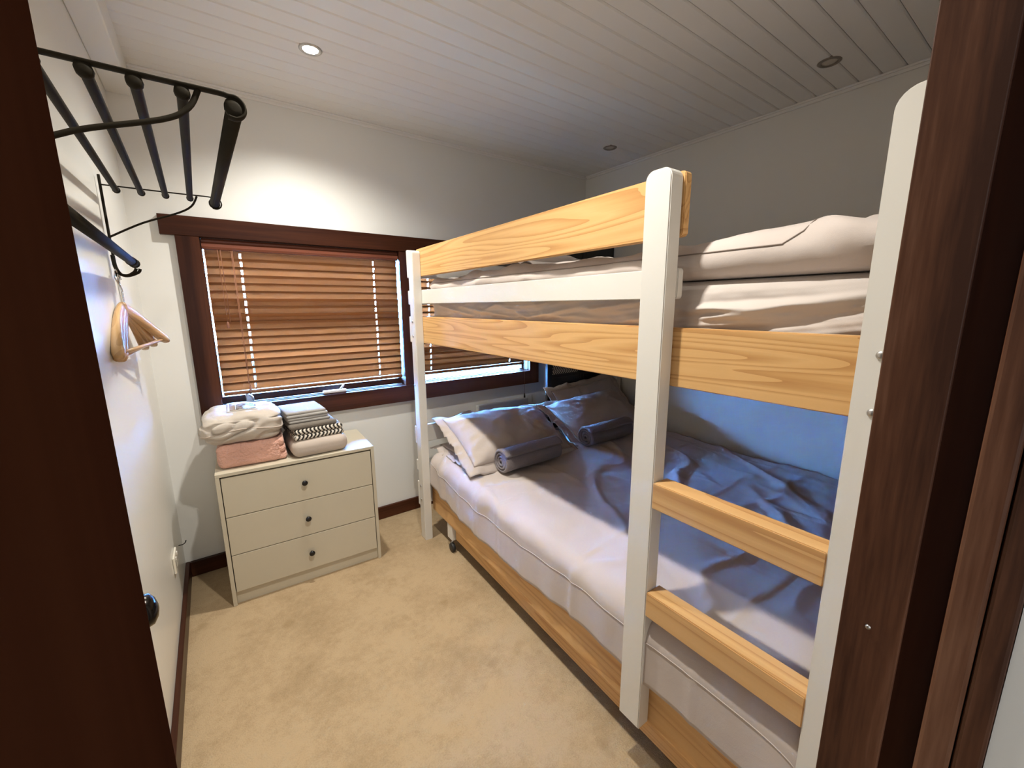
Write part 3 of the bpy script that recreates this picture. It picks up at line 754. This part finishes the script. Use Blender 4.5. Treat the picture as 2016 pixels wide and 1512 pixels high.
G_P = 'pillows on the lower bed'
def place_pillow(label, u, v, z, tilt, yaw, roll, w, d, h, seed, group, fl=0.05):
    R = Matrix.Rotation(-BTH + yaw, 3, 'Z') @ Matrix.Rotation(tilt, 3, 'X') @ Matrix.Rotation(roll, 3, 'Y')
    return pillow(label, w, d, h, bunk(u, v, z), R.to_euler(), group, fl, seed=seed)
place_pillow('taupe pillow lying flat at the head of the upper bunk', 0.27, 0.52, 1.615, math.radians(4), 0.05, 0, 0.66, 0.42, 0.13, 3.1, None)
bpy.data.objects['pillow'].pop('group', None)

# ================================================================== LOWER BED (rolls on castors)
LTH = BTH + 0.018
LB = bunk(0.0, 0.074, 0)
lb = thing('bed_base', 'low pine double bed base on castors under the bunk', 'bed', (LB.x, LB.y, 0), -LTH)
LW = 1.50
def low(v): return v - 0.074
bm = bmesh.new(); box(bm, 0.0, 0.022, -1.90, 0.045, 0.165, 0.335, 0.002); o = mesh_obj('side_board', bm, M['pine_pale'], lb); o['label'] = 'broad outer pine side board'
bm = bmesh.new(); box(bm, 0.020, 0.040, -1.70, -0.222, 0.085, 0.180, 0.002); o = mesh_obj('side_board', bm, M['pine_pale'], lb); o['label'] = 'narrow lower pine board set back'
bm = bmesh.new(); box(bm, LW - .022, LW, -1.90, 0.045, 0.165, 0.335, 0.002); mesh_obj('side_board', bm, M['pine_pale'], lb)
bm = bmesh.new(); box(bm, 0.022, LW - .022, -1.90, -1.878, 0.165, 0.335, 0.002); mesh_obj('end_board', bm, M['pine_pale'], lb)
bm = bmesh.new(); box(bm, 0.022, LW - .022, 0.023, 0.045, 0.165, 0.335, 0.002); mesh_obj('end_board', bm, M['pine_pale'], lb)
bm = bmesh.new(); box(bm, 0.022, LW - .022, -1.878, 0.023, 0.27, 0.29); mesh_obj('base_panel', bm, M['pine_pale'], lb)
for (vx, vy) in ((0.004, -0.205), (0.004, -1.80), (LW - .05, -0.205), (LW - .05, -1.80)):
    lg = bx('leg', (vx, vx + 0.045, vy, vy + 0.06, 0.072, 0.20), M['white'], lb, 0.002)
    cs = tb('castor', [(vx + .022, vy + .03, 0.074), (vx + .022, vy + .03, 0.056), (vx + .010, vy + .028, 0.046), (vx + .002, vy + .028, 0.026)], 0.006, M['alu'], lb, 8)
    lathe('castor_wheel', [(0.010, -0.011), (0.024, -0.010), (0.0265, -0.005), (0.0265, 0.005), (0.024, 0.010), (0.010, 0.011)], M['rubber'], cs, 20, 'x', (vx + 0.006, vy + .012, 0.0265))
bm = bmesh.new(); softbox(bm, 0.03, LW - .01, -1.885, 0.02, 0.292, 0.500, 0.045, 10)
mt = mesh_obj('mattress', bm, M['sheet'], None, True); mt.location = (LB.x, LB.y, 0); mt.rotation_euler = (0, 0, -LTH)
tag(mt, 'mattress under the quilt on the low pine bed base', 'mattress')
def hemdrop(u):
    base = 0.16 if u < 0.1 else 0.20
    s = max(0, min(1, u / 0.5)); base = 0.115 + 0.075 * s
    base -= 0.045 * max(0, min(1, (u - 0.7) / 0.6))
    return base + 0.018 * noise.noise(Vector((u * 2.2, 1.1, 4.0)))
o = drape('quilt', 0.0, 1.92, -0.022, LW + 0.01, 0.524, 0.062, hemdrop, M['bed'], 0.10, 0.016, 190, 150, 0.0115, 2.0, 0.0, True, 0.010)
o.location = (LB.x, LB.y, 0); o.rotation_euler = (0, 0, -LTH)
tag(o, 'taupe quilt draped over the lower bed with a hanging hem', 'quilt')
q_low = o
# hem piping
NV = 151
me = q_low.data
hem_pts = [me.vertices[i * NV + 138].co.copy() for i in range(0, 186, 2)]
nrm = [me.vertices[i * NV + 138].normal.copy() for i in range(0, 186, 2)]
tb('hem_seam', [p + n * 0.0010 for p, n in zip(hem_pts, nrm)], 0.0013, M['pillow'], q_low, 6)

# pillows
def lp(label, u, v, z, tilt, yaw, roll, seed, w=0.66, d=0.42, h=0.17): return place_pillow(label, u, v, z, math.radians(tilt), math.radians(yaw), math.radians(roll), w, d, h, seed, G_P)
lp('taupe pillow lying beneath the pillow by the head post of the lower bed', 0.15, 0.47, 0.552, 2, 0, 0, 1.0, h=0.07)
lp('plump taupe pillow leaning at the front of the lower bed beside the head post', 0.215, 0.455, 0.640, 23, -2, 2, 5.2, h=0.20)
lp('taupe pillow standing behind the leaning pillow near the black screen', 0.098, 1.31, 0.650, 46, 0, -8, 8.3, 0.56, 0.42, 0.08)
lp('plump taupe pillow leaning in front of the black screen', 0.225, 1.215, 0.632, 28, 2, -4, 12.4)

# rolled towels
def towel_roll(label, u, v0, v1, z, r, yaw):
    t = thing('rolled_towel', label, 'towel', bunk(u, (v0 + v1) / 2, z), -BTH + yaw, 'rolled towels on the lower bed')
    Lh = (v1 - v0) / 2; bm = bmesh.new(); nt_ = 150; turns = 3.4; th_ = r / (turns + 0.4)
    nx = 26; outer = []; 
    path = []
    for k in range(nt_ + 1):
        f = k / nt_; a = f * turns * 2 * PI; rad = th_ * 0.55 + (r - th_ * 0.75) * f
        path.append((a, rad))
    for side in (0, 1):
        rows = []
        for i in range(nx + 1):
            x = -Lh + 2 * Lh * i / nx
            row = []
            for k, (a, rad) in enumerate(path):
                rr = rad + (th_ * 0.36 if side else -th_ * 0.36)
                # ends of each turn slightly staggered and rounded
                xx = x
                endw = (abs(x) / Lh) ** 16
                xx = x * (1 + 0.012 * noise.noise(Vector((a * 0.35, 2.0, u))) * endw) - math.copysign(0.010 * endw, x) * (0 if side == 0 else 0.9)
                n_ = 0.003 * noise.noise(Vector((x * 9, math.cos(a) * rad * 16, math.sin(a) * rad * 16)))
                row.append(bm.verts.new((xx, (rr + n_) * math.cos(a), (rr + n_) * math.sin(a) * 0.94)))
            rows.append(row)
        outer.append(rows)
    for rows, flip in ((outer[0], True), (outer[1], False)):
        for i in range(nx):
            for k in range(nt_):
                q = (rows[i][k], rows[i + 1][k], rows[i + 1][k + 1], rows[i][k + 1]); bm.faces.new(q if not flip else tuple(reversed(q)))
    for i in (0, nx):
        for k in range(nt_):
            bm.faces.new((outer[0][i][k], outer[0][i][k + 1], outer[1][i][k + 1], outer[1][i][k]))
    for k in (0, nt_):
        for i in range(nx): bm.faces.new((outer[0][i][k], outer[0][i + 1][k], outer[1][i + 1][k], outer[1][i][k]))
    bmesh.ops.recalc_face_normals(bm, faces=bm.faces)
    mesh_obj('rolled_cloth', bm, M['towel'], t, True)
    return t
towel_roll('charcoal towel roll leaning against the front pillow of the lower bed', 0.462, 0.235, 0.625, 0.592, 0.070, 0.03)
towel_roll('charcoal towel roll deeper in shade in front of the pillow by the black screen', 0.425, 0.875, 1.27, 0.592, 0.070, 0.02)

# ================================================================== CHEST OF DRAWERS
ch = thing('chest_of_drawers', 'beige three drawer chest with black knobs below the window', 'chest', (0.183, 2.456, 0), -0.042)
CW, CDp, CHt = 0.690, 0.375, 0.655
bx('top_panel', (0, CW, 0, CDp, CHt - 0.016, CHt), M['chest'], ch, 0.0015)
bx('side_panel', (0, 0.016, 0.0, CDp, 0, CHt - .016), M['chest'], ch, 0.0015)
bx('side_panel', (CW - .016, CW, 0.0, CDp, 0, CHt - .016), M['chest'], ch, 0.0015)
bx('back_panel', (0.016, CW - .016, CDp - .008, CDp, 0.06, CHt - .016), M['chest'], ch)
bx('plinth', (0.016, CW - .016, 0.018, 0.034, 0.0, 0.064), M['chest'], ch, 0.001)
bx('inner_carcass', (0.016, CW - .016, 0.020, CDp - .008, 0.060, CHt - .016), M['gap'], ch)
zs = [0.068, 0.256, 0.4445, CHt - 0.020]
for k in range(3):
    z0, z1 = zs[k], zs[k + 1] - 0.0035
    dr = bx('drawer', (0.0195, CW - .0195, 0.001, 0.020, z0, z1), M['chest'], ch, 0.0015)
    kz = z0 + (z1 - z0) * 0.50
    lathe('knob', [(0.006, 0.001), (0.006, -0.012), (0.0125, -0.014), (0.0135, -0.019), (0.011, -0.0225), (0.003, -0.0235)], M['knob'], dr, 18, 'y', (CW / 2 + .003, 0, kz))

# ---------------- things stacked on the chest
ca, sa = math.cos(-0.042), math.sin(-0.042)
def cc(x, y, z): return (0.183 + x * ca - y * sa, 2.456 + x * sa + y * ca, z)
ZT = CHt
# folded pink fleece
t = thing('folded_blanket', 'folded pink fleece blanket on the chest under the zipped bedding bag', 'blanket', cc(0.155, 0.19, ZT), -0.07)
bm = bmesh.new(); softbox(bm, -0.138, 0.118, -0.150, 0.155, 0.0, 0.112, 0.030, 44, 0.005, 38, 3.0); mesh_obj('fleece_layer', bm, M['fleece'], t, True)
for k, (z0, z1) in enumerate(((0.0, 0.040), (0.034, 0.074), (0.068, 0.108))):
    bm = bmesh.new(); softbox(bm, 0.085, 0.142 - 0.004 * k, -0.140, 0.150, z0, z1, 0.0185, 12, 0.004, 18, 5.0 + k); mesh_obj('fleece_fold', bm, M['fleece'], t, True)
# bedding bag on top
t = thing('bedding_bag', 'crumpled beige cloth bedding bag with a photo label on the pink blanket', 'bag', cc(0.135, 0.19, ZT + 0.112), -0.03)
bm = bmesh.new(); softbox(bm, -0.165, 0.155, -0.165, 0.165, 0.0, 0.150, 0.062, 40, 0.0, 9, 1.0, 0.022)
for v in bm.verts:
    p = v.co; q = Vector((p.x * 7, p.y * 7, p.z * 9))
    d = 0.014 * fbm(q + Vector((3, 1, 2)), 3)
    rn = noise.noise(Vector((p.x * 6 + p.z * 12, p.y * 6, p.z * 16 - p.x * 7)))
    d -= 0.016 * max(0, 1 - abs(rn) * 5) * (1 if p.z < 0.11 else 0.3)
    nn = Vector((p.x, p.y, (p.z - .075) * 2)).normalized()
    w = 0.2 + 0.8 * min(1, max(0, p.z / 0.04))
    v.co = p + nn * d * w
    if v.co.z < 0: v.co.z = 0
bag = mesh_obj('bag_body', bm, M['bag'], t, True)
bmx = bmesh.new(); bmx.from_mesh(bag.data); bvh = BVHTree.FromBMesh(bmx); bmx.free()
def on_bag(x, y, lift):
    h_, n_, i_, d_ = bvh.ray_cast(Vector((x, y, 1)), Vector((0, 0, -1)))
    return Vector((x, y, (h_.z if h_ else 0.1) + lift))
def patch(name, x0, x1, y0, y1, lift, m, n=10):
    bm = bmesh.new(); G = [[bm.verts.new(on_bag(x0 + (x1 - x0) * i / n, y0 + (y1 - y0) * j / n, lift)) for j in range(n + 1)] for i in range(n + 1)]
    for i in range(n):
        for j in range(n): bm.faces.new((G[i][j], G[i + 1][j], G[i + 1][j + 1], G[i][j + 1]))
    bmesh.ops.recalc_face_normals(bm, faces=bm.faces)
    bmesh.ops.solidify(bm, geom=bm.faces[:], thickness=-0.0012)
    return mesh_obj(name, bm, m, t, True)
o = patch('card_label', -0.065, 0.060, -0.075, 0.075, 0.0016, M['card']); 
patch('label_band', -0.052, -0.028, -0.063, 0.075, 0.0032, M['tan'])
o = patch('label_photo', -0.027, 0.055, -0.055, 0.075, 0.0032, M['photo']); o['label'] = 'printed photo on the label'
pts = []
for k in range(49):
    a = 2 * PI * k / 48; dirv = Vector((math.cos(a), math.sin(a), 0))
    h_, n_, i_, d_ = bvh.ray_cast(dirv * 0.6 + Vector((0, 0, 0.062 + 0.012 * math.sin(3 * a))), -dirv)
    if h_: pts.append(h_ + dirv * 0.001)
tb('piping', pts, 0.0028, M['blanket'], t, 6)
# beige folded blanket
t = thing('folded_blanket', 'smooth beige folded blanket on the chest under the patterned throw', 'blanket', cc(0.432, 0.175, ZT), 0.03)
bm = bmesh.new(); softbox(bm, -0.130, 0.130, -0.165, 0.160, 0.0, 0.088, 0.038, 26, 0.006, 7, 8.0); mesh_obj('blanket_body', bm, M['blanket'], t, True)
# chevron throw
t = thing('folded_throw', 'black and white chevron throw folded between beige blanket and grey towels', 'throw', cc(0.430, 0.18, ZT + 0.084), 0.05)
for k, (z0, z1) in enumerate(((0.0, 0.028), (0.025, 0.053))):
    bm = bmesh.new(); softbox(bm, -0.118 + .006 * k, 0.118 - .004 * k, -0.150 + .006 * k, 0.145, z0, z1, 0.0135, 22, 0.004, 12, 2.0 + k); mesh_obj('fold', bm, M['chevron'], t, True)
# towels
t = thing('folded_towel', 'thick taupe grey folded towel resting on the chevron throw', 'towel', cc(0.408, 0.185, ZT + 0.136), 0.06)
bm = bmesh.new(); softbox(bm, -0.108, 0.112, -0.140, 0.130, 0.0, 0.026, 0.0125, 22, 0.004, 10, 4.0); mesh_obj('towel_fold', bm, M['towel_dark'], t, True)
t = thing('folded_towel', 'small pale grey towel in thin folds, topmost of the towel pile', 'towel', cc(0.400, 0.190, ZT + 0.162), 0.05)
for k in range(4):
    z0 = k * 0.0135
    bm = bmesh.new(); softbox(bm, -0.098 + random.uniform(-.006, .006), 0.088 + random.uniform(-.008, .008), -0.118 + 0.003 * k + random.uniform(-.004, .004), 0.118, z0, z0 + 0.0155, 0.0074, 20, 0.0035, 10, 6.0 + k)
    mesh_obj('towel_fold', bm, M['towel_grey'], t, True)

# ================================================================== WALL RACK
YR0, YR1 = 1.312, 2.225
rk = thing('coat_rack', 'dark iron luggage rack with hanging rail on the left wall', 'rack', (0.0, YR1, 1.45))
def R_(x, y, z): return (x, y - YR1, z - 1.45)
ZR = 1.772
for xf, xn in ((0.046, 0.066), (0.108, 0.127), (0.171, 0.188), (0.238, 0.252)):
    tb('tube', [R_(xn, YR0 - 0.004, ZR - 0.011), R_(xn, YR0 + 0.02, ZR - 0.011), R_(xf, YR1 - .02, ZR - 0.010), R_(xf, YR1 + 0.006, ZR - 0.010)], 0.0088, M['iron'], rk, 12)
    lathe('end_cap', [(0.0088, -0.001), (0.0105, 0.0), (0.0105, 0.008), (0.004, 0.010)], M['iron'], rk, 12, 'y', R_(xf, YR1 + 0.002, ZR - 0.010))
    lathe('end_cap', [(0.004, -0.010), (0.0115, -0.008), (0.0125, 0.006), (0.0088, 0.014)], M['iron'], rk, 12, 'y', R_(xn, YR0 + 0.002, ZR - 0.011))
fx0, fx1 = 0.330, 0.308
ft = tb('front_tube', [R_(fx0, YR0 + 0.004, ZR - 0.020), R_(fx1, YR1 + 0.010, ZR - 0.018)], 0.0145, M['iron'], rk, 14)
lathe('end_cap', [(0.0145, -0.002), (0.0175, 0.0), (0.0175, 0.010), (0.006, 0.012)], M['iron'], rk, 14, 'y', R_(fx1, YR1 + 0.006, ZR - 0.018))
lathe('end_cap', [(0.006, -0.012), (0.0175, -0.010), (0.0175, 0.0), (0.0145, 0.002)], M['iron'], rk, 14, 'y', R_(fx0, YR0 + 0.004, ZR - 0.020))
def bracket(y, dx, rr, zb0):
    up_ = tb('bracket_upright', [R_(0.010, y, 1.802), R_(0.010, y, 1.60), R_(0.012, y, zb0)], rr * 1.2, M['iron'], rk, 8)
    # strap: along under the tubes, then curling round the front tube
    cx_, cz_ = 0.309 + dx, ZR - 0.019
    p = [(0.010, y, ZR), (0.10, y, ZR), (0.20 + dx, y, ZR), (0.262 + dx, y, ZR + 0.001), (0.293 + dx, y, ZR + 0.001)]
    for k in range(7):
        a = PI * 0.60 - k / 6 * PI * 1.25
        p.append((cx_ + 0.0195 * math.cos(a), y, cz_ + 0.0195 * math.sin(a)))
    tb('bracket_arm', [R_(*q) for q in arc(p, 4)], rr, M['iron'], rk, 8, (2.0 if rr > 0.0035 else 1.3, 0.7))
    q = [(0.012, y, 1.612), (0.10, y, 1.664), (0.200 + dx, y, 1.708), (0.240 + dx, y, 1.736), (0.258 + dx, y, ZR - 0.002)]
    tb('bracket_brace', [R_(*w) for w in arc(q, 5)], rr, M['iron'], rk, 8)
bracket(YR1, 0.0, 0.0032, 1.485)
bracket(YR0, 0.018, 0.0048, 1.485)
# hanging rail below
hr = tb('hanging_rail', [R_(0.072, YR0 - 0.05, 1.540), R_(0.058, YR1 + 0.020, 1.532)], 0.0125, M['iron'], rk, 14)
lathe('end_cap', [(0.0125, -0.004), (0.0155, 0.0), (0.0155, 0.010), (0.005, 0.013)], M['iron'], rk, 14, 'y', R_(0.058, YR1 + 0.018, 1.532))
for yy in (YR1 - 0.06, YR1 - 0.045): lathe('collar', [(0.0125, -0.004), (0.0148, -0.003), (0.0148, 0.003), (0.0125, 0.004)], M['iron'], rk, 14, 'y', R_(0.0588, yy, 1.5325))
# hooks under the rail at the far bracket
for yy, ex in ((YR1 - 0.030, 0.060), (YR1 - 0.010, 0.068)):
    q = [(0.012, yy, 1.552), (0.014, yy, 1.515), (0.024, yy, 1.492), (0.042, yy, 1.488), (ex, yy, 1.500), (ex + 0.006, yy, 1.512)]
    tb('hook', [R_(*w) for w in arc(q, 5)], 0.0045, M['iron'], rk, 8)

# ------------------------------------------------------------------ hangers
def hanger(label, cx_, cy_, yaw, tilt, zoff=0.0, bow=0.04, half=0.232):
    t = thing('coat_hanger', label, 'hanger', (cx_, cy_, 1.238 + zoff), 0, 'wooden hangers on the rack hook')
    t.rotation_euler = (tilt, 0, yaw)
    Hn = 0.168
    def c(s):          # s in -1..1 along the shoulder, local y = along, local x = bow
        a = abs(s)
        zz = Hn - 0.012 - (Hn - 0.022) * (a ** 1.25) + 0.0
        return Vector((bow * a ** 1.6, half * s, zz - 0.012 * (1 - a)))
    for sgn in (-1, 1):
        n = 16; bm = bmesh.new(); rings = []
        for i in range(n + 1):
            s = sgn * i / n; p = c(s); d = (c(sgn * min(1, i / n + .02)) - c(sgn * max(0, i / n - .02))).normalized()
            side = Vector((1, 0, 0)); side = (side - d * side.dot(d)).normalized(); up_ = d.cross(side)
            if up_.z < 0: up_ = -up_
            hgt = 0.021 - 0.008 * (i / n) - (0.004 if i == n else 0); wid = 0.0075 + 0.009 * (i / n) - (0.005 if i == n else 0)
            rings.append([bm.verts.new(p + side * wid * math.copysign(abs(math.cos(a)) ** .7, math.cos(a)) + up_ * hgt * math.copysign(abs(math.sin(a)) ** .7, math.sin(a))) for a in [2 * PI * k / 12 for k in range(12)]])
        for a, b in zip(rings, rings[1:]):
            for k in range(12): bm.faces.new((a[k], a[(k + 1) % 12], b[(k + 1) % 12], b[k]))
        bm.faces.new(list(reversed(rings[0]))); bm.faces.new(rings[-1]); bmesh.ops.recalc_face_normals(bm, faces=bm.faces)
        mesh_obj('shoulder', bm, M['hanger'], t, True)
    tb('trouser_bar', [c(-0.93) + Vector((0, 0, -0.004)), c(0.93) + Vector((0, 0, -0.004))], 0.0052, M['hanger'], t, 10)
    q = [(0, 0, Hn - 0.03), (0, 0, Hn + 0.030), (0.0, 0.0, Hn + 0.056), (-0.002, -0.010, Hn + 0.072), (0.0, -0.012, Hn + 0.090), (0, 0.0, Hn + 0.099), (0, 0.012, Hn + 0.090)]
    tb('wire_hook', arc(q, 5), 0.0019, M['chrome'], t, 8)
hanger('pale wooden coat hanger swung furthest out from the left wall', 0.018, 2.180, math.radians(-10), 0.03, 0.0, 0.042)
hanger('pale wooden coat hanger hanging in the middle of three', 0.020, 2.200, math.radians(-6), 0.02, -0.012, 0.016, 0.222)
hanger('pale wooden coat hanger hanging closest to the left wall', 0.019, 2.215, math.radians(-2), 0.0, -0.020, 0.004, 0.218)

# ================================================================== CORNER CABINET, HEATER, SOCKET
sc = thing('folding_screen', 'tall black two panel screen with pale edge behind the bunk headboard', 'screen', (2.176, 2.537, 0.0))
xl, xr = 0.008, WX - 2.176 - 0.006; xm = 0.330
for (a, b) in ((xl, xm - 0.002), (xm + 0.002, xr)):
    pn = bx('screen_panel', (a, b, 0.0, 0.018, 0.0, 1.88), M['cab'], sc, 0.002)
    bx('panel_inset', (a + 0.035, b - 0.035, -0.003, 0.0, 0.10, 0.86), M['black'], pn, 0.001); bx('panel_inset', (a + 0.035, b - 0.035, -0.003, 0.0, 0.98, 1.80), M['black'], pn, 0.001)
bx('edge_strip', (0.0, 0.008, -0.002, 0.020, 0.0, 1.88), M['edge'], sc, 0.001)
o = bx('patterned_band', (0.050, 0.300, -0.0045, -0.0005, 0.885, 0.955), M['chevron'], sc, 0.0005); o['label'] = 'pale patterned band across the panel'
for hz_ in (0.4, 1.5): bx('hinge', (xm - 0.012, xm + 0.012, 0.018, 0.021, hz_, hz_ + 0.06), M['alu'], sc, 0.001)

ht = thing('panel_heater', 'slim white panel heater on the wall below the window behind the bunk', 'heater', (1.752, D, 0.25))
bx('heater_body', (0, 0.46, -0.062, -0.018, 0.0, 0.418), M['heater'], ht, 0.008, 3); bx('wall_bracket', (0.05, 0.41, -0.018, -0.0005, 0.05, 0.35), M['heater'], ht)

sk_ = thing('wall_socket', 'small cream power socket low on the left wall near the chest', 'socket', (0.0, 2.477, 0.30))
bx('plate', (0.0004, 0.009, -0.055, 0.055, -0.035, 0.040), M['socket'], sk_, 0.004, 3)
for dy in (-0.025, 0.025):
    sw = bx('switch', (0.009, 0.013, dy - .007, dy + .007, 0.016, 0.030), M['white'], sk_, 0.002)
    for a, b in ((-0.007, 0.0), (0.007, 0.0), (0, -0.014)): bx('pin_slot', (0.0086, 0.0094, dy + a - .0018, dy + a + .0018, b - .008, b), M['gap'], sk_)
hk = tb('wall_hook', arc([(0.0005, 2.70, 0.262), (0.016, 2.70, 0.262), (0.026, 2.705, 0.266), (0.030, 2.71, 0.275)], 5), 0.0022, M['bronze'])
tag(hk, 'tiny dark metal cup hook low on the left wall beside the corner', 'hook')
